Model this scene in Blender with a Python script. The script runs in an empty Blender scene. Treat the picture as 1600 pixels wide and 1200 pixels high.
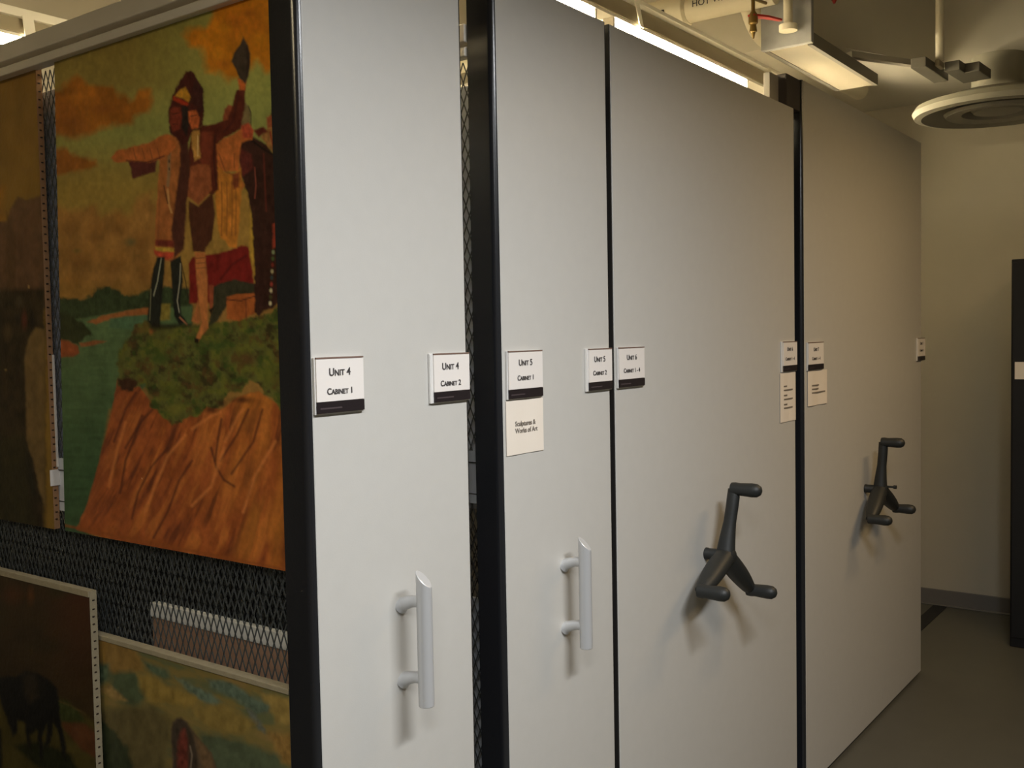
import bpy, bmesh, math, random
import numpy as np
from mathutils import Matrix, Vector
random.seed(7)
SC = bpy.context.scene
COL = SC.collection
# ------------------------------------------------------------------ camera
EYE = 1.522
YAW, PITCH, ROLL, FPX = 0.6362242, 0.0485017, 0.0190217, 1576.33
cy_, sy_, cp_, sp_, cr_, sr_ = (math.cos(YAW), math.sin(YAW), math.cos(PITCH), math.sin(PITCH), math.cos(ROLL), math.sin(ROLL))
Fw = np.array([cy_*cp_, sy_*cp_, -sp_]); Rt = np.array([sy_, -cy_, 0.0]); Dn = np.cross(Fw, Rt)
Rt, Dn = cr_*Rt + sr_*Dn, -sr_*Rt + cr_*Dn
cam_d = bpy.data.cameras.new('camera'); cam = bpy.data.objects.new('camera', cam_d); COL.objects.link(cam)
cam_d.sensor_fit = 'HORIZONTAL'; cam_d.sensor_width = 36.0; cam_d.lens = 36.0*FPX/1600.0
cam_d.clip_start = 0.02
cam.matrix_world = Matrix(((Rt[0], -Dn[0], -Fw[0], 0), (Rt[1], -Dn[1], -Fw[1], 0), (Rt[2], -Dn[2], -Fw[2], EYE), (0, 0, 0, 1)))
SC.camera = cam
# ------------------------------------------------------------------ world, view, big lights
w = bpy.data.worlds.new('world'); SC.world = w; w.use_nodes = True
w.node_tree.nodes['Background'].inputs[0].default_value = (0.75, 0.68, 0.55, 1)
w.node_tree.nodes['Background'].inputs[1].default_value = 0.02
SC.view_settings.view_transform = 'Standard'; SC.view_settings.look = 'None'
SC.view_settings.gamma = 1.0; SC.view_settings.use_curve_mapping = False
SC.view_settings.exposure = 1.0
AISLE_W = 24.0          # watts of each aisle tube lamp (light of the fixtures hung over the aisle)
TUBE_E = 34.0           # emission of the rack tubes
WARM = (1.0, 0.80, 0.50)
def area_lamp(name, loc, sx, sy, watts, color, spread=180):
    l = bpy.data.lights.new(name, 'AREA'); l.shape = 'RECTANGLE'; l.size = sx; l.size_y = sy; l.energy = watts; l.color = color; l.spread = math.radians(spread)
    o = bpy.data.objects.new(name, l); COL.objects.link(o); o.location = loc
    return o
area_lamp('aisle_lamp_light', (1.22, -0.15, 2.42), 0.95, 0.12, AISLE_W*0.94, (0.97, 0.985, 1.0), 168)
area_lamp('aisle_lamp_light', (-0.35, -0.15, 2.42), 0.95, 0.12, AISLE_W*0.60, (0.97, 0.985, 1.0), 164)  # unseen lamp added to brighten the paintings and the mesh gap
area_lamp('aisle_lamp_light', (3.60, -0.05, 2.54), 1.3, 0.12, AISLE_W*0.34, (1.0, 0.68, 0.33), 163)

# ------------------------------------------------------------------ helpers
def lin(c):
    c = np.asarray(c, float)/255.0
    return np.where(c <= 0.04045, c/12.92, ((c+0.055)/1.055)**2.4)
def on_x(px, py, x0):
    """point of the vertical plane x = x0 that the eye sees at a photo coordinate"""
    d = Rt*(px-800)/FPX + Dn*(py-600)/FPX + Fw
    t = x0/d[0]
    return d[1]*t, d[2]*t + EYE
class MB:
    def __init__(s): s.v = []; s.f = []; s.m = []
    def add(s, vs, fs, mi=0):
        b = len(s.v); s.v += [tuple(q) for q in vs]; s.f += [tuple(b+i for i in f) for f in fs]; s.m += [mi]*len(fs); return s
    def box(s, x0, x1, y0, y1, z0, z1, mi=0):
        return s.add([(x0,y0,z0),(x1,y0,z0),(x1,y1,z0),(x0,y1,z0),(x0,y0,z1),(x1,y0,z1),(x1,y1,z1),(x0,y1,z1)],
                     [(3,2,1,0),(4,5,6,7),(0,1,5,4),(1,2,6,5),(2,3,7,6),(3,0,4,7)], mi)
    def tube(s, pts, r, n=16, mi=0, caps=True, flat=1.0):
        pts = [Vector(p) for p in pts]; rs = r if isinstance(r, (list, tuple)) else [r]*len(pts)
        vs = []; fs = []; up = None
        for i, p in enumerate(pts):
            t = (pts[min(i+1, len(pts)-1)] - pts[max(i-1, 0)]).normalized()
            if up is None:
                a = Vector((0, 0, 1)) if abs(t.z) < 0.9 else Vector((1, 0, 0)); u = t.cross(a).normalized()
            else:
                u = (up - t*up.dot(t)).normalized()
            up = u; v = t.cross(u)
            for k in range(n):
                a = 2*math.pi*k/n; vs.append(p + (u*math.cos(a) + v*math.sin(a)*flat)*rs[i])
        for i in range(len(pts)-1):
            for k in range(n):
                a, b = i*n+k, i*n+(k+1) % n; fs.append((a, b, b+n, a+n))
        if caps:
            fs.append(tuple(reversed(range(n)))); fs.append(tuple(range((len(pts)-1)*n, len(pts)*n)))
        return s.add(vs, fs, mi)
    def prism_y(s, prof, y0, y1, mi=0):      # profile of (x, z) points run along y
        n = len(prof)
        return s.add([(x, y0, z) for x, z in prof] + [(x, y1, z) for x, z in prof],
                     [tuple(range(n)), tuple(reversed(range(n, 2*n)))] + [((k+1) % n, k, k+n, (k+1) % n+n) for k in range(n)], mi)
    def prism_x(s, prof, x0, x1, mi=0):      # profile of (y, z) points run along x
        n = len(prof)
        return s.add([(x0, y, z) for y, z in prof] + [(x1, y, z) for y, z in prof],
                     [tuple(range(n)), tuple(reversed(range(n, 2*n)))] + [((k+1) % n, k, k+n, (k+1) % n+n) for k in range(n)], mi)
    def prism_z(s, prof, z0, z1, mi=0):
        n = len(prof)
        return s.add([(x, y, z0) for x, y in prof] + [(x, y, z1) for x, y in prof],
                     [tuple(reversed(range(n))), tuple(range(n, 2*n))] + [(k, (k+1) % n, (k+1) % n+n, k+n) for k in range(n)], mi)
    def lathe_z(s, prof, c, n=48, mi=0):     # profile (r, z)
        vs = []; fs = []
        for r, z in prof:
            for k in range(n):
                a = 2*math.pi*k/n; vs.append((c[0]+r*math.cos(a), c[1]+r*math.sin(a), c[2]+z))
        for i in range(len(prof)-1):
            for k in range(n):
                a, b = i*n+k, i*n+(k+1) % n; fs.append((a, b, b+n, a+n))
        return s.add(vs, fs, mi)
    def build(s, name, mat, parent=None, bevel=0, smooth=False, fix=True):
        me = bpy.data.meshes.new(name); me.from_pydata(s.v, [], s.f)
        for m in (mat if isinstance(mat, (list, tuple)) else [mat]): me.materials.append(m)
        me.polygons.foreach_set('material_index', s.m)
        if fix:
            bm = bmesh.new(); bm.from_mesh(me); bmesh.ops.recalc_face_normals(bm, faces=bm.faces); bm.to_mesh(me); bm.free()
        if smooth:
            me.polygons.foreach_set('use_smooth', [True]*len(me.polygons))
        o = bpy.data.objects.new(name, me); COL.objects.link(o)
        if parent is not None:
            o.parent = parent; o.matrix_parent_inverse = Matrix.Translation(-parent.location) if parent.type == 'EMPTY' else Matrix()
        if smooth:
            try: me.set_sharp_from_angle(angle=math.radians(38))
            except Exception: pass
        if bevel:
            b = o.modifiers.new('bevel', 'BEVEL'); b.width = bevel; b.segments = 3; b.limit_method = 'ANGLE'
            b.angle_limit = math.radians(40)
        return o
def thing(name, label, cat, loc, group=None):
    o = bpy.data.objects.new(name, None); COL.objects.link(o); o.location = loc; o.empty_display_size = 0.1
    o['label'] = label; o['category'] = cat
    if group: o['group'] = group
    return o
def tag(o, label, cat, group=None):
    o['label'] = label; o['category'] = cat
    if group: o['group'] = group
    return o
def struct(o): o['kind'] = 'structure'; return o

# ------------------------------------------------------------------ materials
def mat(name, rgb, rough=0.5, metal=0.0, noise=0.0, nscale=8.0, bump=0.0, bscale=200.0, spec=0.5, srgb=True, emit=None, coat=0.0):
    m = bpy.data.materials.new(name); m.use_nodes = True; nt = m.node_tree; b = nt.nodes['Principled BSDF']
    c = lin(rgb) if srgb else np.array(rgb, float)
    b.inputs['Base Color'].default_value = (*c, 1); b.inputs['Roughness'].default_value = rough
    b.inputs['Metallic'].default_value = metal; b.inputs['Specular IOR Level'].default_value = spec
    b.inputs['Coat Weight'].default_value = coat
    tc = nt.nodes.new('ShaderNodeTexCoord')
    if noise:
        n = nt.nodes.new('ShaderNodeTexNoise'); n.inputs['Scale'].default_value = nscale; n.inputs['Detail'].default_value = 5
        nt.links.new(tc.outputs['Object'], n.inputs['Vector'])
        r = nt.nodes.new('ShaderNodeValToRGB'); r.color_ramp.elements[0].position = 0.3; r.color_ramp.elements[1].position = 0.7
        r.color_ramp.elements[0].color = (*(c*(1-noise)), 1); r.color_ramp.elements[1].color = (*np.minimum(c*(1+noise), 1), 1)
        nt.links.new(n.outputs['Fac'], r.inputs['Fac']); nt.links.new(r.outputs['Color'], b.inputs['Base Color'])
    if bump:
        n = nt.nodes.new('ShaderNodeTexNoise'); n.inputs['Scale'].default_value = bscale; n.inputs['Detail'].default_value = 3
        nt.links.new(tc.outputs['Object'], n.inputs['Vector'])
        k = nt.nodes.new('ShaderNodeBump'); k.inputs['Strength'].default_value = bump; k.inputs['Distance'].default_value = 0.002
        nt.links.new(n.outputs['Fac'], k.inputs['Height']); nt.links.new(k.outputs['Normal'], b.inputs['Normal'])
    if emit:
        b.inputs['Emission Color'].default_value = (*emit[0], 1); b.inputs['Emission Strength'].default_value = emit[1]
    return m
LAM = mat('grey_laminate', (200, 198, 192), 0.42, noise=0.012, nscale=30, bump=0.05, bscale=400)
BLK = mat('black_trim', (33, 34, 37), 0.24, spec=0.75, bump=0.05, bscale=300)
SEAM = mat('dark_gap_trim', (30, 27, 24), 0.7)
ALU = mat('brushed_aluminium', (206, 207, 208), 0.36, metal=0.35, bump=0.03, bscale=500)
GRIP = mat('black_grip_plastic', (36, 38, 37), 0.5, bump=0.15, bscale=500)
STEEL = mat('grey_steel_sheet', (165, 160, 150), 0.5, noise=0.03)
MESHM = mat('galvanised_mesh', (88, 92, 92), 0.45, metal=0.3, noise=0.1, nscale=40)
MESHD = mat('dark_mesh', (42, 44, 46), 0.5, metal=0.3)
CHAN = mat('cream_aluminium_channel', (228, 220, 206), 0.42, metal=0.15, noise=0.03)
PALE = mat('pale_blue_grey_board', (238, 242, 250), 0.8, noise=0.05, nscale=14)
BAND = mat('pale_splice_plate', (206, 211, 218), 0.5, noise=0.03)
WHITE = mat('white_enamel', (238, 234, 222), 0.4, noise=0.02)
PAPER = mat('label_paper', (234, 228, 222), 0.6, noise=0.01)
NOTE = mat('note_paper', (238, 228, 214), 0.7, noise=0.02)
ACRY = mat('clear_label_edge', (228, 226, 222), 0.15, spec=0.8)
INK = mat('ink', (66, 62, 62), 0.8)
FAINT = mat('faint_ink', (120, 112, 102), 0.8)
STRIP = mat('dark_label_strip', (38, 32, 34), 0.35)
STRIPM = mat('strip_marking', (72, 62, 64), 0.5)
WALL = mat('cream_wall_paint', (176, 168, 150), 0.85, noise=0.02, nscale=3, bump=0.1, bscale=120)
WALLD = mat('taupe_wall_paint', (112, 104, 92), 0.85, noise=0.02, nscale=3)
CEIL = mat('cream_ceiling_paint', (186, 176, 150), 0.9, noise=0.04, nscale=4, bump=0.15, bscale=60)
DUCTP = mat('beige_duct_paint', (158, 148, 126), 0.7, noise=0.04, nscale=5)
FOIL = mat('grey_blue_insulation', (150, 150, 150), 0.55, noise=0.10, nscale=18, bump=0.8, bscale=24)
PIPE = mat('white_painted_pipe', (226, 218, 196), 0.45, noise=0.02)
FLOOR = mat('grey_green_floor', (84, 82, 72), 0.35, noise=0.05, nscale=9, bump=0.05)
BASEB = mat('grey_rubber_base', (104, 100, 94), 0.6)
TAPE = mat('black_floor_rail', (24, 24, 26), 0.6)
CABB = mat('black_cabinet_steel', (22, 23, 26), 0.35, bump=0.05)
RED = mat('red_valve_paint', (170, 32, 26), 0.4)
BRASS = mat('aged_brass', (120, 96, 48), 0.4, metal=0.6)
CANV = mat('raw_canvas_edge', (158, 146, 118), 0.9, noise=0.08, nscale=60, bump=0.3, bscale=300)
CANVT = mat('tan_canvas_edge', (168, 128, 92), 0.9, noise=0.08, nscale=60)
TACK = mat('rusty_tack', (60, 48, 40), 0.5, metal=0.4)
BROWN = mat('brown_canvas_back', (178, 142, 116), 0.9, noise=0.10, nscale=20)
GLASSY = mat('white_board', (240, 240, 236), 0.6)
TUBEM = mat('lit_tube', (255, 250, 235), 0.4, emit=((1.0, 0.84, 0.54), TUBE_E))
def painted(name, gloss=0.32):
    m = bpy.data.materials.new(name); m.use_nodes = True; nt = m.node_tree; b = nt.nodes['Principled BSDF']
    a = nt.nodes.new('ShaderNodeVertexColor'); a.layer_name = 'paint'; nt.links.new(a.outputs['Color'], b.inputs['Base Color'])
    b.inputs['Roughness'].default_value = gloss; b.inputs['Specular IOR Level'].default_value = 0.22
    tc = nt.nodes.new('ShaderNodeTexCoord'); n = nt.nodes.new('ShaderNodeTexNoise'); n.inputs['Scale'].default_value = 90
    n.inputs['Detail'].default_value = 4; nt.links.new(tc.outputs['Object'], n.inputs['Vector'])
    k = nt.nodes.new('ShaderNodeBump'); k.inputs['Strength'].default_value = 0.25; k.inputs['Distance'].default_value = 0.002
    nt.links.new(n.outputs['Fac'], k.inputs['Height']); nt.links.new(k.outputs['Normal'], b.inputs['Normal'])
    return m
OIL = painted('varnished_oil_paint')

# ------------------------------------------------------------------ room shell
FY = 1.17                      # plane of the unit fronts
XW = 5.777                     # far wall
struct(MB().box(-2.0, XW+0.1, -2.6, 4.6, -0.1, 0.0).build('floor', FLOOR))
struct(MB().box(XW, XW+0.1, -2.6, 4.6, 0.0, 3.4).build('wall_right', WALL))
struct(MB().box(-2.1, -2.0, -2.6, 4.6, 0.0, 3.4).build('wall_left', WALLD))
struct(MB().box(-2.1, XW+0.1, 4.6, 4.7, 0.0, 3.4).build('wall_back', WALL))
struct(MB().box(-2.1, XW+0.1, -2.7, -2.6, 0.0, 3.4).build('wall_front', WALLD))
struct(MB().box(-2.1, XW+0.1, -2.7, 4.7, 3.3, 3.4).build('ceiling', CEIL))
# dropped part of the ceiling by the far wall, with its two upright faces
struct(MB().prism_z([(XW, -2.6), (XW, 4.6), (4.20, 4.6), (4.20, 1.53), (5.033, 1.187), (5.033, -2.6)], 2.73, 3.3).build('trim_1', mat('pale_soffit_paint', (214, 209, 196), 0.9, noise=0.03, nscale=4)))
struct(MB().box(XW-0.012, XW, -2.6, 4.6, 0.0, 0.086).box(XW-0.03, XW-0.012, -2.6, 4.6, 0.0, 0.008).build('baseboard_right', BASEB, bevel=0.003))
# rails sunk in the floor for the rolling units
fr = MB().prism_z([(4.40, 1.405), (5.76, 1.405), (5.76, 1.335), (4.40, 1.335)], 0.0005, 0.003).build('floor_rail', TAPE)
tag(fr, 'dark floor rail strip running out from under the rolling units to the far wall', 'floor rail')

# ------------------------------------------------------------------ expanded metal
def expanded(name, x, y0, y1, z0, z1, mt, parent, py=0.0166, pz=0.040, wd=0.0024, th=0.0006, seed=0):
    n = int((y1-y0)/py); py = (y1-y0)/n; m = int((z1-z0)/(pz/2))
    nz = m+1
    V = []; F = []
    kk = np.arange(nz); z = z0 + kk*(pz/2)
    for i in range(n):
        for sgn in (0, 1):
            yc = y0 + (i+0.5)*py
            off = np.where((kk % 2) == 0, 0.5*py, 0.02*py)
            y = yc + off if sgn else yc - off
            b = len(V)*0 + sum(len(q) for q in V)
            ring = np.stack([np.stack([np.full(nz, x-th), y-wd/2, z], 1), np.stack([np.full(nz, x-th), y+wd/2, z], 1),
                             np.stack([np.full(nz, x+th), y+wd/2, z], 1), np.stack([np.full(nz, x+th), y-wd/2, z], 1)], 1).reshape(-1, 3)
            V.append(ring)
            a = (kk[:-1]*4)[:, None] + b
            for c in range(4):
                d = (c+1) % 4
                F.append(np.concatenate([a+c, a+d, a+4+d, a+4+c], 1))
    V = np.concatenate(V); F = np.concatenate(F)
    me = bpy.data.meshes.new(name); me.from_pydata(V.tolist(), [], F.tolist()); me.materials.append(mt)
    o = bpy.data.objects.new(name, me); COL.objects.link(o); o.parent = parent
    o.matrix_parent_inverse = Matrix.Translation(-parent.location)
    return o

# ------------------------------------------------------------------ rolling units
REAR = 3.45
def handle(parent, xc, zc, z0, z1, yb=FY-0.052):
    h = MB()
    # bar with slanted top end
    n = 20; r = 0.0135; vs = []
    for k in range(n):
        a = 2*math.pi*k/n; vs.append((xc+r*math.cos(a), yb+r*math.sin(a), z0))
    for k in range(n):
        a = 2*math.pi*k/n; vs.append((xc+r*math.cos(a), yb+r*math.sin(a), z1 - 0.026*(math.sin(a)*-0.5+0.5) - 0.004*math.cos(a)))
    h.add(vs, [tuple(reversed(range(n))), tuple(range(n, 2*n))] + [(k, (k+1) % n, (k+1) % n+n, k+n) for k in range(n)])
    ho = h.build('pull_handle', ALU, parent, bevel=0.0015, smooth=True)
    for zz in (z1-0.055, z0+0.045):
        b = MB(); pts = []; rr = []
        for i in range(9):
            t = i/8; pts.append((xc, yb+0.006 + (FY-yb-0.005)*t, zz - 0.012*t*t + 0.002)); rr.append(0.010+0.004*abs(t-0.35)+(0.003 if i == 8 else 0))
        b.tube(pts, rr, 14)
        bo = b.build('mounting_bracket', ALU, ho, smooth=True)
        bo.matrix_parent_inverse = Matrix()
    return ho
def crank(parent, xc, zc, lock=False):
    tilt = -0.02 if lock else -0.20
    h = MB()
    h.tube([(xc, FY+0.001, zc), (xc, FY-0.006, zc), (xc, FY-0.008, zc), (xc, FY-0.072, zc), (xc, FY-0.080, zc), (xc, FY-0.084, zc)], [0.016, 0.016, 0.015, 0.016, 0.017, 0.010], 24)
    ho = h.build('crank_wheel', GRIP, parent, smooth=True)
    R = 0.176
    for k in range(3):
        a = math.pi/2 + tilt + k*2*math.pi/3
        dx, dz = math.cos(a), math.sin(a)
        s = MB()
        pts = []; rr = []
        for i in range(9):
            t = i/8; pts.append((xc + dx*R*t, FY-0.056-0.010*t*t*(3-2*t), zc + dz*R*t)); rr.append((0.026 - 0.009*min(1, t*2.0) if k == 0 else 0.027+0.004*math.sin(math.pi*t)-0.009*t*t) if t < 1 else 0.016)
        s.tube(pts, rr, 16, flat=0.85)
        so = s.build('spoke', GRIP, ho, smooth=True); so.matrix_parent_inverse = Matrix()
        g = MB(); x1, z1 = xc+dx*R, zc+dz*R; y1 = FY-0.060
        g.tube([(x1, y1, z1), (x1, y1-0.010, z1), (x1, y1-0.022, z1), (x1, y1-0.056, z1), (x1, y1-0.070, z1), (x1, y1-0.079, z1), (x1, y1-0.083, z1)],
               [0.017, 0.018, 0.0165, 0.0185, 0.0175, 0.012, 0.004], 18)
        go = g.build('grip', GRIP, ho, smooth=True); go.matrix_parent_inverse = Matrix()
    if lock:
        q = MB(); q.tube([(xc+0.004, FY-0.06, zc+0.012), (xc+0.004, FY-0.105, zc+0.012)], 0.004, 10)
        q.tube([(xc+0.004, FY-0.103, zc+0.012), (xc+0.004, FY-0.113, zc+0.012)], 0.007, 10)
        qo = q.build('lock_pin', GRIP, ho, smooth=True); qo.matrix_parent_inverse = Matrix()
    return ho
def channel(x, side, y0, y1, parent):
    """cream aluminium channel on top of a mesh screen: fascia, groove, lower lip"""
    s = -1 if side < 0 else 1
    prof = [(x+s*0.036, 2.060), (x+s*0.036, 2.076), (x+s*0.030, 2.079), (x+s*0.016, 2.080), (x+s*0.016, 2.086), (x+s*0.036, 2.088), (x+s*0.036, 2.122),
            (x-s*0.012, 2.122), (x-s*0.012, 2.073), (x+s*0.010, 2.073), (x+s*0.010, 2.060)]
    return MB().prism_y(prof, y0, y1).build('top_channel', CHAN, parent, bevel=0.002)
def unit_front(x0, x1, top, parent, left_trim=True, right_trim=True):
    a = x0 + (0.010 if left_trim else 0.003); b = x1 - 0.004
    p = MB().box(a, b, FY, FY+0.028, 0.012, top).build('front_panel', LAM, parent, bevel=0.0015)
    if left_trim:
        rr = a-0.0004-x0; prof = [(a-0.0004, FY+0.062), (x0, FY+0.062)]
        for k in range(13):
            t = math.pi/2*k/12; prof.append((x0+rr*(1-math.cos(t)), FY+0.0005+rr*1.5*(1-math.sin(t))))
        MB().prism_z(prof, 0.012, top+0.001).build('edge_trim', BLK, parent, smooth=True)
    else:
        MB().box(x0, a-0.0002, FY+0.002, FY+0.030, 0.012, top).build('edge_trim', SEAM, parent)
    MB().box(b+0.0002, x1, FY+0.002, FY+0.060, 0.012, top).build('edge_trim', SEAM, parent)
    return p
def screen_unit(x0, x1, label, hx, hz, hz0, hz1, backs):
    u = thing('rolling_art_rack', label, 'storage unit', ((x0+x1)/2, FY, 0), 'rolling storage units in a row')
    unit_front(x0, x1, 2.21, u)
    handle(u, hx, hz, hz0, hz1)
    MB().box(x0+0.035, x1-0.02, FY+0.03, REAR, 0.03, 0.16).build('base_carriage', SEAM, u, bevel=0.004)
    MB().box(x0+0.03, x1-0.02, REAR-0.03, REAR, 0.16, 2.128).build('rear_panel', STEEL, u)
    lx, rx = x0+0.03, x1-0.03
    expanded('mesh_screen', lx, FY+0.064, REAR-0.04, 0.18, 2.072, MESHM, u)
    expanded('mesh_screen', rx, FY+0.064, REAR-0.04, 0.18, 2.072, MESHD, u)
    MB().box(lx-0.0035, lx+0.004, FY+0.064, REAR-0.03, 1.186, 1.292).box(lx-0.0039, lx-0.0035, FY+0.064, REAR-0.03, 1.204, 1.206, 1).box(
        lx-0.0065, lx-0.006, FY+0.064, REAR-0.03, 1.268, 1.270, 1).build('splice_plate', [BAND, SEAM], u)
    channel(lx, -1, FY+0.064, REAR, u); channel(rx, 1, FY+0.064, REAR, u)
    for (ya, yb, za, zb, m) in backs:
        MB().box(lx+0.022, lx+0.030, ya, yb, za, zb).build('backing_board', m, u)
    return u
U4 = screen_unit(1.055, 1.447, 'grey fronted sliding art rack with a pull handle, nearest the hanging paintings', 1.254, 1.0, 0.900, 1.130,
                 [(1.30, 3.38, 1.20, 2.03, PALE)])
U5 = screen_unit(1.543, 1.957, 'narrow grey rack front with a pull handle, third panel edge from the left beside the seam', 1.757, 0.98, 0.866, 1.100,
                 [(1.26, 3.38, 1.17, 2.02, PALE), (1.26, 3.38, 0.30, 0.985, BAND)])
U5['label'] = 'second grey rack front with a pull handle, between the mesh gap and the dark seam'
def closed_unit(x0, x1, top, label, cx, cz, lock, left_trim):
    u = thing('rolling_cabinet', label, 'storage unit', ((x0+x1)/2, FY, 0), 'rolling storage units in a row')
    unit_front(x0, x1, top, u, left_trim)
    MB().box(x0+0.02, x1-0.01, FY+0.064, REAR, 0.03, 0.14).build('base_carriage', SEAM, u, bevel=0.004)
    t = top-0.06
    MB().box(x0+0.015, x0+0.03, FY+0.064, REAR, 0.14, t).build('side_panel', STEEL, u)
    MB().box(x1-0.03, x1-0.006, FY+0.064, REAR, 0.14, t).build('side_panel', STEEL, u)
    MB().box(x0+0.03, x1-0.03, FY+0.064, REAR, t-0.02, t).build('top_panel', STEEL, u)
    MB().box(x0+0.03, x1-0.03, REAR-0.02, REAR, 0.14, t-0.02).build('rear_panel', STEEL, u)
    crank(u, cx, cz, lock)
    return u
U6 = closed_unit(1.974, 3.09, 2.21, 'widest grey cabinet front with a three spoked black crank, right of the dark seam', 2.436, 0.933, False, False)
U7 = closed_unit(3.159, 4.575, 2.312, 'taller grey cabinet at the far end with a black crank and black side post', 3.790, 0.925, True, True)
# bracket on the top left corner of the last unit
MB().box(3.045, 3.158, FY+0.006, FY+0.06, 2.212, 2.312).build('corner_block', mat('brown_black_block', (52, 42, 38), 0.6), U7, bevel=0.003)
MB().box(2.97, 3.040, FY+0.03, FY+0.05, 2.212, 2.305).build('corner_bracket', STEEL, U7, bevel=0.002)

# ------------------------------------------------------------------ labels and notes
def lettering(parent, s, size, x, z, mt=INK, y=FY-0.0085, align='CENTER', name='lettering', smallcaps=True, rot=None, loc=None, sx=1.0):
    c = bpy.data.curves.new(name, 'FONT'); c.body = s; c.size = size; c.align_x = align; c.extrude = 0.0002; c.small_caps_scale = 0.78
    c.offset = 0.0002
    if smallcaps:
        for i, ch in enumerate(s): c.body_format[i].use_small_caps = True
    c.materials.append(mt)
    tmp = bpy.data.objects.new(name, c); COL.objects.link(tmp); bpy.context.view_layer.update()
    me = bpy.data.meshes.new_from_object(tmp.evaluated_get(bpy.context.evaluated_depsgraph_get()))
    bpy.data.objects.remove(tmp); bpy.data.curves.remove(c)
    o = bpy.data.objects.new(name, me); COL.objects.link(o); o.parent = parent
    o.matrix_parent_inverse = Matrix.Translation(-parent.location)
    o.location = loc or (x, y, z); o.rotation_euler = rot or (math.pi/2, 0, 0); o.scale = (sx, 1, 1)
    return o
def sign(x0, x1, z0, z1, l1, l2, label, strip=0.019, edge='left'):
    s = thing('label_holder', label, 'label', ((x0+x1)/2, FY, z0), 'label holders on the cabinet fronts')
    MB().box(x0, x1, FY-0.0052, FY-0.0004, z0, z1).build('holder', ACRY, s, bevel=0.001)
    e = 0.008 if edge == 'left' else 0.002
    MB().box(x0+e, x1-0.002, FY-0.0076, FY-0.0054, z0+strip+0.001, z1-0.003).build('card', PAPER, s)
    MB().box(x0+e, x1-0.002, FY-0.0080, FY-0.0054, z0+0.002, z0+strip).box(x0+e+0.006, x0+e+0.052, FY-0.0083, FY-0.0081, z0+0.008, z0+0.0105, 1).build('dark_strip', [STRIP, STRIPM], s)
    MB().box(x0+e, x1-0.002, FY-0.0080, FY-0.0054, z1-0.0025, z1).build('top_lip', mat('lip', (120, 96, 84), 0.6), s)
    h = z1-z0; xm = (x0+x1)/2 - 0.002
    lettering(s, l1, 0.0170, xm, z1-0.029)
    lettering(s, l2, 0.0138, xm, z1-0.058)
    return s
sign(1.066, 1.172, 1.404, 1.493, 'Unit 4', 'Cabinet 1', 'white card label reading Unit 4 Cabinet 1 on the first grey front', edge='right')
sign(1.336, 1.445, 1.404, 1.492, 'Unit 4', 'Cabinet 2', 'white card label reading Unit 4 Cabinet 2 beside the mesh gap')
sign(1.562, 1.681, 1.396, 1.491, 'Unit 5', 'Cabinet 1', 'white card label reading Unit 5 Cabinet 1 above the two line paper note', edge='right')
sign(1.848, 1.955, 1.396, 1.489, 'Unit 5', 'Cabinet 2', 'white card label reading Unit 5 Cabinet 2 left of the dark seam')
sign(1.982, 2.104, 1.396, 1.489, 'Unit 6', 'Cabinet 1 - 4', 'white card label reading Unit 6 Cabinet 1 - 4 right of the dark seam', edge='right')
sign(2.965, 3.088, 1.392, 1.486, 'Unit 6', 'Cabinet 1 - 4', 'white card label at the right edge of the widest front, above a long note')
sign(3.185, 3.330, 1.388, 1.480, 'Unit 7', 'Cabinet 1 - 4', 'white card label beside the black post of the last unit, above a short note', edge='right')
sign(4.490, 4.612, 1.378, 1.476, 'Unit 7', 'Cabinet 5', 'small white card label projecting past the right edge of the last unit')
def note(x0, x1, z0, z1, label, curl, texts=(), bars=()):
    s = thing('paper_note', label, 'note', ((x0+x1)/2, FY, z0), 'paper notes below the labels')
    n = 14; vs = []; fs = []
    for j in range(2):
        for i in range(n+1):
            t = i/n; y = FY-0.0015-curl*(0.5-0.5*math.cos(2*math.pi*(t*1.5+0.2)))
            vs.append((x0+(x1-x0)*t, y, z0 if j == 0 else z1))
    for i in range(n): fs.append((i, i+1, i+n+2, i+n+1))
    o = MB().add(vs, fs).build('sheet', NOTE, s)
    m = o.modifiers.new('thick', 'SOLIDIFY'); m.thickness = 0.0004; m.offset = 0
    for (tx, tz, t, sz) in texts: lettering(s, t, sz, tx, tz, FAINT, y=FY-0.0022-curl, align='LEFT', smallcaps=False)
    if bars:
        b = MB()
        for (bx0, bx1, bz) in bars: b.box(bx0, bx1, FY-0.0022-curl, FY-0.0018-curl, bz-0.0022, bz+0.0022)
        b.build('faded_writing', FAINT, s)
    return s
note(1.560, 1.686, 1.287, 1.394, 'pale paper note with two printed lines, under the first Unit 5 label', 0.0008,
     [(1.588, 1.343, 'Sculptures &', 0.0135), (1.588, 1.329, 'Works of Art', 0.0135)])
note(2.958, 3.084, 1.238, 1.390, 'tall paper note with several faded lines at the right edge of the widest front', 0.0012,
     bars=[(2.985, 3.010, 1.348), (2.985, 3.058, 1.336), (2.985, 3.012, 1.320), (2.985, 3.058, 1.308), (2.985, 3.012, 1.292), (2.985, 3.056, 1.281)])
note(3.192, 3.372, 1.272, 1.386, 'short curled paper note beside the black post of the last unit', 0.0022,
     bars=[(3.225, 3.290, 1.338), (3.225, 3.286, 1.326), (3.225, 3.350, 1.314)])

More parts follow.
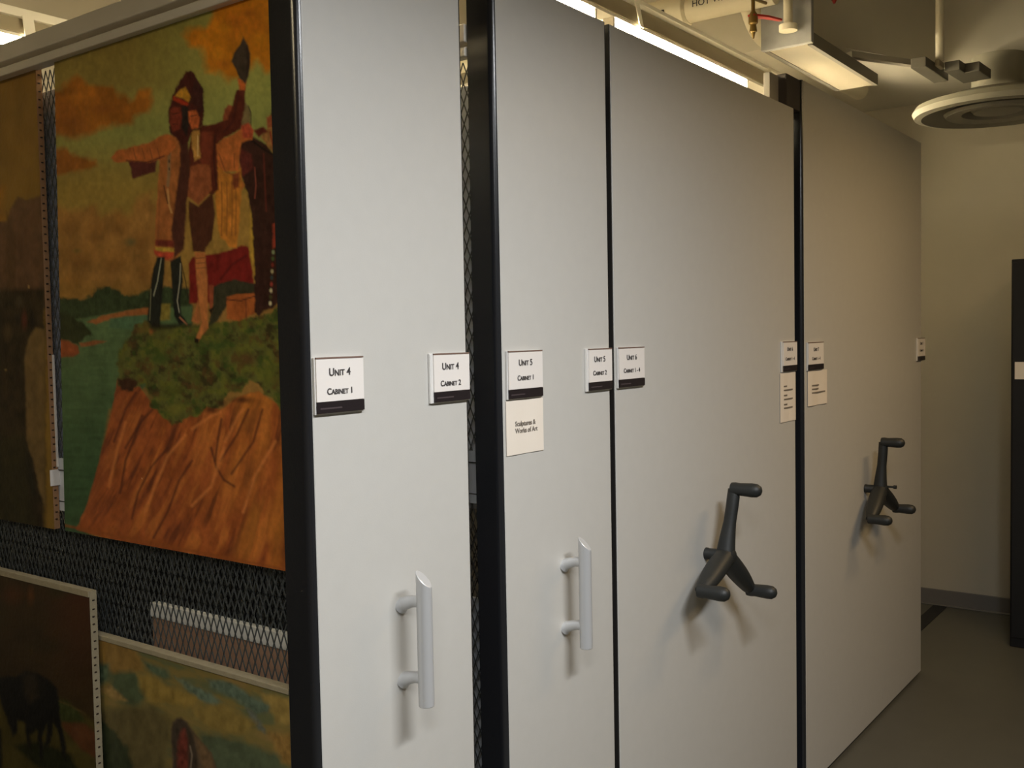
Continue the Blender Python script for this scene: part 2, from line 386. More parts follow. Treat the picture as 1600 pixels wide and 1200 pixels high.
# ------------------------------------------------------------------ painting tools
_perm = np.random.RandomState(3)
_lat = _perm.rand(257, 257)
def vnoise(u, v):
    i = np.floor(u).astype(int); j = np.floor(v).astype(int); fu = u-i; fv = v-j
    fu = fu*fu*(3-2*fu); fv = fv*fv*(3-2*fv)
    g = lambda a, b: _lat[a % 257, b % 257]
    return (g(i, j)*(1-fu)+g(i+1, j)*fu)*(1-fv) + (g(i, j+1)*(1-fu)+g(i+1, j+1)*fu)*fv
def fbm(u, v, o=4):
    s = 0; a = 0.5; t = 0
    for k in range(o): s = s + a*vnoise(u*2**k+17*k, v*2**k+31*k); t += a; a *= 0.5
    return s/t
class Canvas:
    """paint laid on the plane of a picture; shapes are given on the photo and carried onto that plane"""
    def __init__(s, x, ya, yb, z0, z1, step, gain, skew=(0, 0)):
        s.x = x; s.gain = gain
        s.ny = int(abs(yb-ya)/step)+1; s.nz = int((z1-z0)/step)+1
        u = np.linspace(0, 1, s.ny)[None, :]; v = np.linspace(0, 1, s.nz)[:, None]
        s.Z = z0 + (z1-z0)*v + 0*u
        far = (yb + skew[0])*(1-v) + (yb + skew[1])*v
        s.Y = ya*(1-u) + far*u
        P = np.stack([np.full_like(s.Y, x), s.Y, s.Z-EYE], -1)
        q = P@np.stack([Rt, Dn, Fw], 1)
        s.PX = 800+FPX*q[..., 0]/q[..., 2]; s.PY = 600+FPX*q[..., 1]/q[..., 2]
        s.C = np.zeros(s.Y.shape+(3,))
    def base(s, c): s.C[:] = lin(c)
    def mix(s, m, c, k=1.0):
        s.C = s.C*(1-(m*k)[..., None]) + lin(c)*(m*k)[..., None]
    def mask(s, poly, soft=2.0, wob=0.0, ws=10.0):
        PX, PY = s.PX, s.PY
        if wob:
            PX = PX + (fbm(s.PX/ws+5, s.PY/ws)-0.5)*2*wob; PY = PY + (fbm(s.PX/ws, s.PY/ws+9)-0.5)*2*wob
        p = np.array(poly, float); x0, y0 = p.min(0)-soft*2-1; x1, y1 = p.max(0)+soft*2+1
        sel = (PX > x0) & (PX < x1) & (PY > y0) & (PY < y1)
        X = PX[sel]; Y = PY[sel]; ins = np.zeros(X.shape, bool); d2 = np.full(X.shape, 1e9)
        n = len(p)
        for i in range(n):
            ax, ay = p[i]; bx, by = p[(i+1) % n]
            c = ((ay > Y) != (by > Y))
            with np.errstate(divide='ignore', invalid='ignore'):
                xi = (bx-ax)*(Y-ay)/(by-ay if by != ay else 1e-9)+ax
            ins ^= c & (X < xi)
            L = (bx-ax)**2+(by-ay)**2+1e-9; t = np.clip(((X-ax)*(bx-ax)+(Y-ay)*(by-ay))/L, 0, 1)
            d2 = np.minimum(d2, (X-ax-t*(bx-ax))**2+(Y-ay-t*(by-ay))**2)
        sd = np.where(ins, 1, -1)*np.sqrt(d2)
        out = np.zeros(s.PX.shape); out[sel] = np.clip(sd/soft*0.5+0.5, 0, 1); return out
    def fill(s, poly, c, soft=1.6, wob=0.0, ws=10.0, var=0.30, vs=5.0, k=1.0):
        m = s.mask(poly, soft, wob, ws)*k
        f = 1+(fbm(s.PX/vs, s.PY/(vs*1.6))-0.5)*2*max(var, 0.22)*1.9
        s.C = s.C*(1-m[..., None]) + (lin(c)[None, None]*f[..., None])*m[..., None]
    def line(s, pts, wd, c, soft=1.0, k=1.0):
        d2 = np.full(s.PX.shape, 1e9)
        for (ax, ay), (bx, by) in zip(pts[:-1], pts[1:]):
            L = (bx-ax)**2+(by-ay)**2+1e-9; t = np.clip(((s.PX-ax)*(bx-ax)+(s.PY-ay)*(by-ay))/L, 0, 1)
            d2 = np.minimum(d2, (s.PX-ax-t*(bx-ax))**2+(s.PY-ay-t*(by-ay))**2)
        s.mix(np.clip((wd/2-np.sqrt(d2))/soft+0.5, 0, 1), c, k)
    def blob(s, x, y, rx, ry, c, soft=0.4, k=1.0):
        d = np.sqrt(((s.PX-x)/rx)**2+((s.PY-y)/ry)**2); s.mix(np.clip((1-d)/soft, 0, 1), c, k)
    def build(s, parent, name='painted_canvas'):
        n, m = s.nz, s.ny
        v = np.stack([np.full(s.Y.size, s.x), s.Y.ravel(), s.Z.ravel()], 1)
        a = (np.arange(n-1)[:, None]*m+np.arange(m-1)[None, :]).ravel()
        f = np.stack([a, a+m, a+m+1, a+1], 1)
        me = bpy.data.meshes.new(name); me.from_pydata(v.tolist(), [], f.tolist()); me.materials.append(OIL)
        at = me.color_attributes.new('paint', 'FLOAT_COLOR', 'POINT')
        c = np.concatenate([np.clip(s.C*s.gain, 0, 0.95).reshape(-1, 3), np.ones((s.Y.size, 1))], 1)
        at.data.foreach_set('color', c.ravel())
        me.polygons.foreach_set('use_smooth', [True]*len(me.polygons))
        o = bpy.data.objects.new(name, me); COL.objects.link(o); o.parent = parent; o.matrix_parent_inverse = Matrix.Translation(-parent.location)
        return o
def picture(cv, thick, label, edge_m, tacks=True, group='oil paintings hung on the mesh', lip=0.0, side=True):
    ya, yb0, yb1 = cv.Y[0, 0], cv.Y[0, -1], cv.Y[-1, -1]; z0, z1 = cv.Z[0, 0], cv.Z[-1, 0]; x = cv.x
    t = thing('oil_painting', label, 'painting', (x, (ya+yb0)/2, z0), group)
    e = 0.0006
    b = MB().add([(x+e, ya, z0), (x+e, yb0, z0), (x+e, yb1, z1), (x+e, ya, z1), (x+thick, ya, z0), (x+thick, yb0, z0), (x+thick, yb1, z1), (x+thick, ya, z1)],
                 [(0, 1, 2, 3), (4, 7, 6, 5), (0, 4, 5, 1), (1, 5, 6, 2), (2, 6, 7, 3), (3, 7, 4, 0)])
    b.build('canvas_edge', edge_m, t)
    if lip:
        # rolled unpainted canvas margin along the top and near side of the face
        MB().box(x-0.002, x+e, ya, max(yb0, yb1), z1-lip, z1+0.001).build('bare_margin', edge_m, t, bevel=0.0008)
    if tacks:
        zz = z0+0.02
        while zz < z1-0.01:
            xm = x+thick*(0.42+0.12*random.random()); MB().box(xm-0.0022, xm+0.0022, ya-0.0012, ya-0.0001, zz-0.0012, zz+0.0012).build('tack', TACK, t); zz += 0.0135+random.random()*0.004
    cv.build(t)
    return t
# ------------------------------------------------------------------ the paintings
G_A, G_B, G_C, G_D = 1.95, 2.1, 1.7, 2.5     # how much lighter the paint itself is than it looks in the dim aisle
# ---- cliff painting
cv = Canvas(1.063, 1.238, 1.872, 1.153, 2.071, 0.0021, G_A, (0.018, -0.012))
PX, PY = cv.PX, cv.PY
cv.base((122, 106, 50))
def band(y0, y1, c, soft=30, k=1.0): cv.mix(np.clip((PY-y0)/soft, 0, 1)*np.clip((y1-PY)/soft, 0, 1), c, k)
cv.mix(np.clip((PX-200)/180, 0, 1)*np.clip((260-PY)/80, 0, 1), (134, 136, 68), 0.9)
cv.mix(np.clip((PY-130)/60, 0, 1)*np.clip((270-PY)/60, 0, 1), (122, 126, 66), 0.75)
cv.mix(np.clip((PY-250)/50, 0, 1), (126, 104, 46))
cv.mix(np.clip((PY-330)/70, 0, 1), (120, 88, 42))
f = fbm(PX/40, PY/40); cv.C *= (0.82+0.36*f)[..., None]
f2 = fbm(PX/7, PY/9+50, 3); cv.C *= (0.93+0.14*f2)[..., None]
OR = (168, 104, 20)
cv.fill([(288,58),(296,44),(322,40),(336,22),(340,-20),(440,-20),(440,70),(430,86),(426,110),(412,112),(400,96),(380,120),(358,126),(340,112),(322,112),(320,90),(314,76),(300,74)], OR, 7, 7, 16, 0.22, 24)
cv.fill([(350,20),(400,10),(425,30),(400,60),(360,60)], (160, 92, 22), 12, 6, 16, 0.2, 14, 0.6)
cv.fill([(80,150),(100,132),(118,118),(132,128),(150,134),(180,136),(192,150),(202,158),(214,142),(234,140),(240,160),(232,176),(214,180),(206,192),(176,196),(150,206),(120,214),(80,206)], (142, 86, 24), 5, 7, 14, 0.25, 18)
for (x,y,rx,ry) in ((318,56,12,8),(352,44,14,12),(340,84,12,16),(405,60,18,14),(420,30,14,12),(396,90,10,8)): cv.blob(x, y, rx, ry, (178, 120, 26), 0.9, 0.5)
for (x,y,rx,ry) in ((366,34,20,12),(350,100,16,10),(388,20,16,10)): cv.blob(x, y, rx, ry, (140, 74, 20), 0.9, 0.5)
cv.fill([(80,170),(110,160),(130,190),(150,206),(120,216),(80,214)], (122, 72, 24), 8, 6, 12, 0.2, 14, 0.7)
cv.fill([(80,232),(104,232),(118,244),(148,250),(150,258),(120,268),(80,276)], (124, 74, 24), 4, 4, 10, 0.2, 12)
cv.fill([(80,322),(110,330),(128,326),(150,322),(160,342),(176,326),(190,326),(202,344),(214,312),(240,302),(250,470),(80,470)], (126, 90, 42), 7, 9, 18, 0.3, 20)
for (x,y,rx,ry) in ((110,350,26,22),(150,360,22,20),(190,350,20,22),(225,370,22,30),(130,400,30,22),(180,405,30,24),(110,440,26,16),(228,420,16,26)):
    cv.blob(x, y, rx, ry, (120, 82, 34), 0.7, 0.5); cv.blob(x-4, y+10, rx*.7, ry*.6, (92, 60, 26), 0.8, 0.5)
cv.blob(204, 378, 12, 9, (76, 76, 46), 0.8, 0.7); cv.blob(120, 392, 10, 6, (84, 76, 36), 0.8, 0.6)
cv.fill([(262,300),(420,300),(420,450),(290,450),(262,440)], (132, 102, 46), 5, 3, 10, 0.2, 12)
cv.fill([(80,440),(245,452),(245,470),(80,468)], (118, 86, 36), 10, 4, 14, 0.1, 12, 0.8)
for (x,y,rx,ry,c) in ((118,150,20,8,(164,104,32)),(226,150,10,6,(168,108,30)),(160,170,24,10,(118,64,24)),(196,172,18,8,(150,92,30)),(110,190,20,10,(112,66,24))): cv.blob(x, y, rx, ry, c, 0.9, 0.55)
# far trees, banks and river
cv.fill([(80,500),(80,464),(104,466),(128,468),(142,462),(150,450),(166,447),(182,452),(196,462),(216,460),(232,452),(262,448),(300,452),(300,505)], (42, 52, 30), 2.5, 4, 6, 0.3, 5)
cv.fill([(80,505),(160,492),(200,485),(300,478),(300,560),(170,640),(130,850),(80,850)], (66, 84, 52), 2, 0, 10, 0.15, 16)
m = cv.mask([(80,510),(300,500),(200,700),(140,850),(80,850)], 3)
k = np.clip((PY-560)/180, 0, 1)*m; cv.mix(k, (44, 66, 40), 0.9)
rip = fbm(PX/30, PY/5, 3); cv.C = cv.C*(1-m[..., None]) + cv.C*(0.78+0.44*rip)[..., None]*m[..., None]
cv.fill([(136,503),(158,494),(186,488),(228,481),(262,478),(262,492),(226,492),(180,496),(150,506)], (128, 76, 38), 1.6, 1.5, 6, 0.12, 6)
cv.fill([(172,498),(240,492),(240,503),(205,515),(170,512)], (62, 86, 60), 2, 1, 6, 0.1, 6)
cv.fill([(240,475),(266,475),(266,500),(244,502)], (112, 98, 40), 2, 1, 5, 0.15, 5)
cv.fill([(80,490),(104,488),(118,498),(132,506),(146,524),(132,526),(122,540),(106,532),(80,528)], (38, 42, 22), 2.2, 3, 6, 0.25, 5)
cv.fill([(80,528),(106,532),(122,541),(124,552),(114,558),(80,558)], (122, 62, 32), 1.8, 1.5, 6, 0.15, 6)
cv.fill([(124,536),(150,532),(166,533),(150,539),(126,542)], (118, 70, 38), 1.5, 1, 5, 0.1, 5)
# cliff rock
rock = [(184,592),(200,598),(218,604),(236,628),(262,656),(292,652),(318,636),(346,640),(372,620),(404,612),(430,630),(446,640),(460,920),(120,828),(140,776),(154,726),(166,676),(176,636)]
cv.fill(rock, (128, 66, 30), 1.6, 1.5, 8, 0.12, 14)
m = cv.mask(rock, 1.6, 1.5, 8)
ca, sa = math.cos(math.radians(-62)), math.sin(math.radians(-62))
fan = 0.0009*(PX-180)
U = (PX-180)*(0.86-0.25*np.clip((PY-640)/250, 0, 1)) + (PY-640)*0.42; Vv = (PY-640)*0.9-(PX-180)*0.42
st = fbm(U/9, Vv/70, 4); st2 = fbm(U/22+40, Vv/120, 3)
cv.mix(m*np.clip((0.47-st)*6, 0, 1), (74, 36, 22), 0.85)
cv.mix(m*np.clip((st-0.56)*6, 0, 1), (158, 92, 40), 0.75)
cv.mix(m*np.clip((PX-300)/120, 0, 1)*np.clip((st2-0.35)*3, 0, 1), (160, 98, 36), 0.7)
cv.mix(m*np.clip((340-PX)/160, 0, 1)*np.clip((st2-0.45)*4, 0, 1), (112, 58, 32), 0.5)
cv.mix(m*np.clip((PY-(835+(PX-130)*0.2))/14+1.6, 0, 1)*np.clip((430-PX)/80, 0.3, 1), (118, 60, 24), 0.6)
for pts in ([(188,770),(196,720),(208,690),(222,650)],[(240,840),(262,800),(280,750),(300,720)],[(206,810),(216,770),(236,730),(262,700)],[(330,700),(338,730),(350,750),(366,760)],[(346,655),(340,690),(336,720)],[(388,640),(370,680),(344,720)],[(410,640),(396,690),(362,740)],[(178,690),(196,640),(212,614)],[(196,700),(220,660),(238,640)]):
    cv.line(pts, 3.6, (66, 32, 22), 3.2, 0.8)
for pts in ([(170,760),(184,700),(196,660)],[(226,800),(246,750),(262,712),(290,680)],[(300,790),(330,760),(350,700)],[(380,800),(400,740),(430,690)],[(352,690),(372,650),(380,640)],[(300,670),(330,650),(344,644)]):
    cv.line(pts, 4.5, (172, 104, 52), 4, 0.65)
# grass top
gr = [(182,566),(186,552),(196,532),(206,524),(210,508),(226,500),(244,508),(256,512),(290,508),(330,504),(352,502),(372,500),(402,494),(424,488),(446,472),(452,650),(436,640),(426,622),(414,616),(404,600),(388,596),(376,612),(356,614),(348,632),(336,640),(322,634),(308,652),(296,650),(284,660),(270,664),(254,652),(244,640),(234,636),(238,620),(226,600),(206,604),(186,602)]
cv.fill(gr, (72, 72, 32), 1.8, 4, 8, 0.2, 12)
m = cv.mask(gr, 2, 4, 8)
g1 = fbm(PX/14, PY/12+7, 4); g2 = fbm(PX/11+60, PY/11, 4)
cv.mix(m*np.clip((g1-0.55)*7, 0, 1), (84, 84, 30), 0.8); cv.mix(m*np.clip((0.44-g1)*7, 0, 1), (40, 32, 18), 0.8)
cv.mix(m*np.clip((g2-0.58)*7, 0, 1), (44, 62, 22), 0.7); cv.mix(m*np.clip((0.40-g2)*7, 0, 1), (74, 48, 24), 0.6)
cv.fill([(184,592),(200,590),(216,596),(208,612),(190,610)], (48, 28, 18), 2, 3, 6, 0.2, 5)
for (x,y,rx,ry,c) in ((272,640,20,12,(96,92,34)),(270,610,26,16,(72,76,26)),(420,585,18,26,(80,82,28)),(250,560,20,12,(56,70,28)),(340,540,26,12,(52,68,28)),(300,590,20,10,(66,64,26)),(226,515,14,8,(88,72,30)),(380,625,26,7,(48,24,16)),(345,630,12,8,(50,26,18)),(330,640,16,8,(46,26,16)),(236,518,5,8,(128,74,34)),(385,560,24,14,(72,50,28))):
    cv.blob(x, y, rx, ry, c, 0.8, 0.75)
# ---- figures: blanket, pack
cv.fill([(295,412),(300,402),(322,398),(340,396),(358,391),(378,383),(388,386),(392,398),(396,440),(400,470),(334,474),(296,474)], (98, 24, 20), 1.6, 1, 6, 0.12, 10)
cv.line([(345,436),(362,414),(384,400)], 3, (62, 16, 16), 3, 0.8)
cv.fill([(392,300),(402,300),(400,440),(390,400)], (150, 118, 42), 2, 1, 6, 0.1, 6)
cv.fill([(332,450),(346,442),(366,437),(402,444),(404,462),(360,464),(352,482),(338,504),(326,510),(332,480)], (44, 42, 28), 1.6, 2, 6, 0.25, 5)
cv.fill([(354,464),(366,460),(400,458),(402,488),(388,494),(374,502),(354,498)], (136, 72, 32), 1.5, 1, 6, 0.15, 8)
cv.line([(354,468),(376,470),(400,462)], 2, (70, 36, 24), 1.5); cv.line([(384,466),(385,500)], 1.6, (82, 42, 26), 1.4, 0.8)
# back figures right
cv.fill([(382,208),(396,214),(416,226),(434,246),(440,300),(440,470),(430,478),(426,482),(412,486),(404,494),(398,488),(398,440),(396,380),(392,330),(386,300),(376,272),(372,232)], (46, 26, 20), 1.6, 2, 7, 0.25, 6)
cv.fill([(374,232),(392,240),(396,262),(380,276),(374,262)], (84, 34, 28), 2, 2, 5, 0.3, 4, 0.8)
cv.line([(384,212),(410,232),(440,250)], 3, (24, 18, 14), 1.5)
cv.line([(398,262),(400,290),(398,310)], 2, (124, 62, 48), 1.5, 0.7); cv.line([(412,240),(414,290),(416,330)], 2.4, (84, 34, 26), 2, 0.8)
cv.fill([(422,186),(428,150),(438,128),(450,130),(450,190)], (40, 34, 26), 1.6, 1.5, 5, 0.2, 5)
cv.fill([(416,184),(430,176),(440,182),(440,200),(428,206),(418,200)], (128, 66, 38), 1.5, 1, 5, 0.15, 5)
cv.fill([(418,200),(432,196),(440,210),(440,250),(428,240),(416,226),(408,214)], (128, 88, 46), 1.6, 1.5, 5, 0.25, 4)
cv.line([(428,200),(432,222),(436,240)], 2.2, (176, 160, 120), 1.4, 0.9); cv.line([(422,206),(426,226),(430,238)], 2.2, (116, 34, 26), 1.6, 0.9)
cv.fill([(396,204),(412,198),(418,206),(404,214)], (84, 34, 24), 1.6, 1, 5, 0.2, 4)
cv.fill([(426,350),(436,346),(438,384),(426,388)], (122, 48, 32), 1.6, 1, 5, 0.2, 4)
for i, c in enumerate([(120,130,90),(60,80,40),(110,40,30),(150,140,100),(40,60,60),(130,50,40),(170,160,120),(60,60,30),(180,170,130)]):
    cv.blob(427-i*0.6, 394+i*10, 3.2, 4.6, c, 0.6, 0.85)
cv.line([(432,270),(436,300),(436,345)], 2, (98, 66, 44), 2, 0.7)
# pale robed figure
cv.fill([(348,190),(350,172),(356,164),(368,166),(372,196),(356,206)], (116, 58, 34), 1.6, 1.5, 5, 0.2, 4)
cv.fill([(372,160),(384,160),(392,172),(392,196),(378,206),(370,200)], (98, 84, 52), 1.8, 2, 5, 0.2, 5)
cv.line([(388,166),(392,176),(392,198)], 1.6, (40, 34, 26), 1.2, 0.8)
cv.fill([(336,226),(350,216),(364,210),(378,200),(390,194),(396,204),(394,218),(378,222),(374,240),(374,272),(382,290),(376,300),(372,268),(336,268)], (150, 84, 38), 1.6, 1.5, 6, 0.15, 7)
cv.fill([(376,196),(388,192),(396,204),(394,216),(380,216)], (142, 60, 38), 1.6, 1, 5, 0.15, 4)
cv.fill([(338,258),(352,270),(366,272),(376,262),(378,290),(376,320),(374,350),(370,388),(358,386),(352,376),(344,372),(340,350),(336,310)], (158, 100, 36), 1.5, 1, 8, 0.10, 8)
for x in (346, 354, 362, 368): cv.line([(x,285),(x+1,320),(x,368)], 1.8, (112, 62, 28), 2, 0.7)
cv.line([(342,240),(352,268),(366,274)], 2, (96, 46, 26), 2, 0.7); cv.line([(366,240),(366,262)], 2.2, (90, 42, 26), 2, 0.6)
cv.fill([(364,272),(374,268),(374,292),(366,296),(362,286)], (106, 52, 28), 2, 1, 5, 0.15, 4)
# explorer with raised hat
cv.fill([(300,206),(317,196),(336,193),(355,188),(364,162),(370,140),(384,136),(382,170),(375,202),(352,214),(338,226),(340,260),(341,296),(334,304),(312,300),(290,310),(289,262)], (74, 30, 20), 1.5, 1.5, 7, 0.18, 8)
cv.fill([(314,206),(334,206),(330,250),(322,270),(312,250)], (104, 46, 28), 2.2, 1.5, 6, 0.15, 8, 0.8)
cv.line([(336,212),(334,250),(338,290)], 2.4, (46, 22, 18), 2, 0.8); cv.line([(372,150),(364,190),(350,206)], 3, (50, 22, 20), 3, 0.7)
cv.fill([(371,122),(385,126),(383,141),(374,141)], (166, 84, 36), 1.4, 0.5, 5, 0.1, 4)
cv.fill([(380,58),(387,70),(391,84),(391,104),(388,120),(384,131),(374,122),(368,106),(361,96),(366,82),(375,70)], (56, 46, 36), 1.5, 1, 6, 0.12, 6)
cv.line([(386,72),(388,96),(385,120)], 3, (40, 26, 24), 2.5, 0.7)
cv.fill([(295,262),(310,256),(328,258),(331,296),(322,308),(310,320),(300,312),(292,306)], (124, 68, 38), 1.6, 1, 5, 0.2, 5)
cv.fill([(298,204),(312,204),(311,226),(314,246),(304,252),(300,228)], (160, 116, 54), 1.5, 1, 4, 0.2, 4)
cv.line([(309,212),(309,244)], 1.4, (210, 190, 140), 1.2, 0.5)
cv.fill([(295,314),(310,322),(332,300),(336,336),(331,376),(322,386),(320,394),(302,393),(299,372),(295,340)], (64, 34, 22), 1.5, 1, 6, 0.12, 8)
cv.fill([(304,394),(320,394),(324,435),(325,500),(326,512),(316,524),(310,534),(306,528),(315,504),(310,470),(307,435)], (148, 90, 46), 1.4, 0.7, 6, 0.12, 7)
cv.fill([(309,470),(314,500),(311,506),(299,502),(305,486)], (140, 84, 44), 1.4, 0.5, 6, 0.1, 6)
for y in (404, 412, 420): cv.line([(306,y),(322,y-2)], 1.4, (104, 60, 34), 1.2, 0.7)
cv.fill([(326,446),(334,446),(332,480),(328,486)], (120, 60, 36), 1.4, 0.5, 5, 0.1, 5)
cv.fill([(304,528),(312,530),(309,537),(304,535)], (30, 20, 14), 1.2)
cv.fill([(326,484),(336,478),(330,492)], (24, 18, 12), 1.5)
# figure in feather headdress, arm stretched out
cv.fill([(245,216),(258,210),(274,211),(292,216),(294,260),(290,300),(286,384),(272,410),(246,404),(241,394),(244,330),(249,262)], (138, 82, 40), 1.5, 1.5, 7, 0.14, 8)
cv.fill([(280,214),(293,218),(297,262),(293,300),(287,390),(272,404),(268,360),(276,300),(282,250)], (62, 32, 24), 1.8, 1.5, 6, 0.2, 7)
cv.line([(266,226),(264,250),(264,272),(262,290)], 5, (118, 98, 68), 2.2, 0.75)
for y in (228, 240, 252, 264): cv.blob(264.5, y, 1.8, 3.4, (52, 38, 32), 0.5, 0.8)
cv.line([(262,296),(264,320),(268,332)], 3, (176, 140, 86), 2, 0.6); cv.line([(256,290),(262,318)], 1.8, (62, 34, 24), 1.6, 0.8)
cv.line([(250,300),(248,350),(246,382)], 3, (108, 58, 32), 3, 0.6)
cv.fill([(243,374),(272,376),(272,386),(243,384)], (92, 36, 26), 1.6, 1, 4, 0.1, 4)
cv.fill([(243,386),(272,388),(272,394),(243,392)], (156, 126, 46), 1.4, 0.8, 4, 0.1, 4)
cv.fill([(241,390),(252,394),(272,394),(270,402),(262,406),(250,402),(242,398)], (150, 56, 36), 1.5, 0.8, 4, 0.1, 4)
cv.fill([(245,402),(258,402),(256,440),(252,478),(250,512),(238,510),(230,502),(233,470),(237,430)], (24, 26, 22), 1.5, 1, 6, 0.15, 6)
cv.fill([(266,408),(283,400),(286,440),(281,470),(284,492),(292,504),(280,508),(272,494),(269,450)], (24, 26, 22), 1.5, 1, 6, 0.15, 6)
cv.line([(252,404),(246,440),(240,462)], 1.6, (150, 150, 124), 1.2, 0.7); cv.line([(282,412),(281,440),(277,470),(280,488)], 1.6, (150, 146, 124), 1.2, 0.7)
cv.line([(236,452),(234,500)], 1.4, (120, 116, 84), 1.2, 0.6)
cv.line([(283,410),(290,440),(294,466)], 1.6, (36, 26, 20), 1.4, 0.8)
cv.line([(281,496),(292,507)], 2.6, (150, 96, 66), 1.6, 0.8)
cv.fill([(232,506),(300,506),(298,510),(262,514),(236,516)], (26, 20, 12), 3, 1, 5, 0.1, 4, 0.8)
cv.fill([(197,246),(246,246),(243,268),(207,280),(204,262)], (72, 32, 28), 1.6, 1.5, 6, 0.15, 6)
cv.fill([(174,246),(180,238),(186,233),(196,233),(216,227),(236,222),(248,214),(260,210),(272,214),(276,230),(262,242),(248,250),(232,254),(200,252),(186,255),(178,252)], (148, 82, 38), 1.5, 1.5, 6, 0.12, 7)
for x in (208, 222, 234, 246): cv.line([(x,232),(x+4,248)], 1.8, (104, 54, 30), 1.8, 0.7)
cv.line([(198,251),(230,254),(256,244)], 3, (74, 34, 26), 2, 0.8)
cv.line([(174,247),(184,240)], 2, (150, 76, 40), 1.4, 0.8)
cv.fill([(266,208),(263,190),(264,168),(271,146),(279,128),(290,112),(298,110),(305,116),(311,128),(317,138),(315,152),(319,172),(317,196),(300,206),(293,222),(284,226),(272,214)], (62, 24, 20), 1.6, 2.2, 5, 0.2, 5)
cv.fill([(273,150),(281,140),(290,136),(298,152),(294,160),(286,154)], (168, 120, 34), 1.6, 1, 4, 0.15, 4)
cv.fill([(271,150),(284,156),(295,162),(291,168),(279,160),(270,156)], (142, 44, 22), 1.6, 1, 4, 0.1, 4)
cv.fill([(284,164),(294,166),(296,190),(292,214),(284,200)], (34, 26, 24), 1.8, 1, 4, 0.1, 4)
cv.fill([(266,172),(272,167),(281,168),(284,182),(281,202),(270,206),(265,192)], (106, 42, 28), 1.6, 1, 4, 0.14, 4)
cv.line([(268,178),(280,177)], 1.6, (50, 22, 18), 1.2, 0.8); cv.line([(270,194),(277,194)], 1.4, (60, 24, 20), 1.2, 0.8)
cv.fill([(294,174),(306,172),(312,184),(310,200),(300,202),(295,190)], (156, 78, 38), 1.5, 0.8, 4, 0.12, 4)
cv.line([(298,182),(307,180)], 1.5, (76, 36, 24), 1.2, 0.8)
cv.fill([(304,120),(318,140),(318,172),(312,178),(306,166),(298,160),(300,140)], (52, 24, 22), 1.6, 1.5, 4, 0.15, 4)
cv.blob(450, 808, 1.8, 1.8, (235, 225, 200), 0.4); cv.blob(222, 747, 1, 1, (200, 180, 140), 0.4)
cv.line([(96,820),(452,891)], 4, (116, 62, 28), 2, 0.7)
cv.C *= (0.80+0.40*fbm(PX/5+9, PY/7, 4))[..., None]
picture(cv, 0.018, 'large unframed painting of figures with a raised hat standing on a red cliff', CANVT, tacks=False)

# ---- upper left painting
cv = Canvas(1.0675, 1.938, 2.75, 1.150, 2.068, 0.0034, G_B)
PX, PY = cv.PX, cv.PY
cv.base((106, 80, 34))
cv.mix(np.clip((PY-200)/140, 0, 1), (100, 76, 28)); cv.C *= (0.75+0.5*fbm(PX/16, PY/30))[..., None]
cv.fill([(-60,300),(8,290),(6,330),(20,430),(-60,430)], (120, 84, 26), 6, 3, 10, 0.2, 9)
cv.fill([(-80,350),(12,345),(18,322),(28,308),(44,312),(60,306),(70,306),(70,480),(-80,480)], (74, 52, 34), 2, 2, 8, 0.15, 8)
cv.fill([(10,330),(24,370),(24,460),(10,460)], (60, 42, 24), 2, 1, 6, 0.1, 6, 0.7)
cv.fill([(-90,455),(70,450),(70,830),(-90,830)], (34, 26, 14), 4, 3, 8, 0.45, 9)
for (x,y,rx,ry,c) in ((30,470,8,14,(52,44,30)),(12,520,9,20,(60,46,26)),(38,500,6,20,(70,30,20)),(-8,560,14,26,(40,34,18)),(45,448,2,3,(150,120,70)),(28,500,6,12,(20,18,14)),(9,578,3,3,(110,90,50)),(50,500,5,18,(16,12,10)),(-20,500,12,30,(58,44,26)),(-40,560,14,40,(30,24,14))):
    cv.blob(x, y, rx, ry, c, 0.7, 0.85)
cv.fill([(38,560),(44,530),(56,512),(70,515),(70,790),(62,770),(52,720),(42,690),(40,620)], (84, 66, 36), 2, 1.5, 8, 0.12, 9)
cv.fill([(36,690),(46,710),(56,770),(52,780),(40,740)], (24, 22, 14), 2, 1, 6)
cv.fill([(-90,700),(36,680),(50,800),(60,830),(-90,830)], (32, 28, 12), 6, 3, 8, 0.3, 9)
picture(cv, 0.0125, 'dark crowd painting at the left edge of the picture, above the bison', CANVT)
tg = MB().box(1.062, 1.082, 1.9335, 1.9362, 1.238, 1.270).build('paper_tag', PAPER); tag(tg, 'small torn white paper tag on the edge of the dark crowd painting', 'tag')
lt = MB().box(1.0765, 1.0805, 1.9340, 1.9366, 1.275, 1.50).build('white_tape', PAPER); tag(lt, 'long white tape strip down the edge of the dark crowd painting', 'tape')

# ---- bison painting
cv = Canvas(1.035, 1.765, 2.55, 0.40, 1.054, 0.0034, G_C)
PX, PY = cv.PX, cv.PY
cv.base((44, 32, 16)); cv.C *= (0.7+0.6*fbm(PX/30, PY/30))[..., None]
cv.mix(np.clip((PX-60)/60, 0, 1)*np.clip((1100-PY)/160, 0, 1), (60, 32, 18), 0.8)
for (x,y,rx,ry,c) in ((20,930,22,20,(70,38,18)),(48,930,8,20,(84,48,20)),(90,925,24,14,(38,36,14)),(120,960,18,20,(56,34,16)),(-20,960,40,30,(36,34,16)),(70,1010,40,18,(34,28,14)),(30,1030,50,14,(44,32,16))):
    cv.blob(x, y, rx, ry, c, 0.9, 0.7)
cv.fill([(-90,1090),(20,1085),(92,1090),(124,1112),(160,1135),(170,1260),(-90,1260)], (58, 50, 20), 5, 3, 12, 0.2, 12)
cv.fill([(84,1092),(106,1096),(130,1120),(134,1132),(96,1128)], (44, 48, 20), 2.5, 1.5, 8)
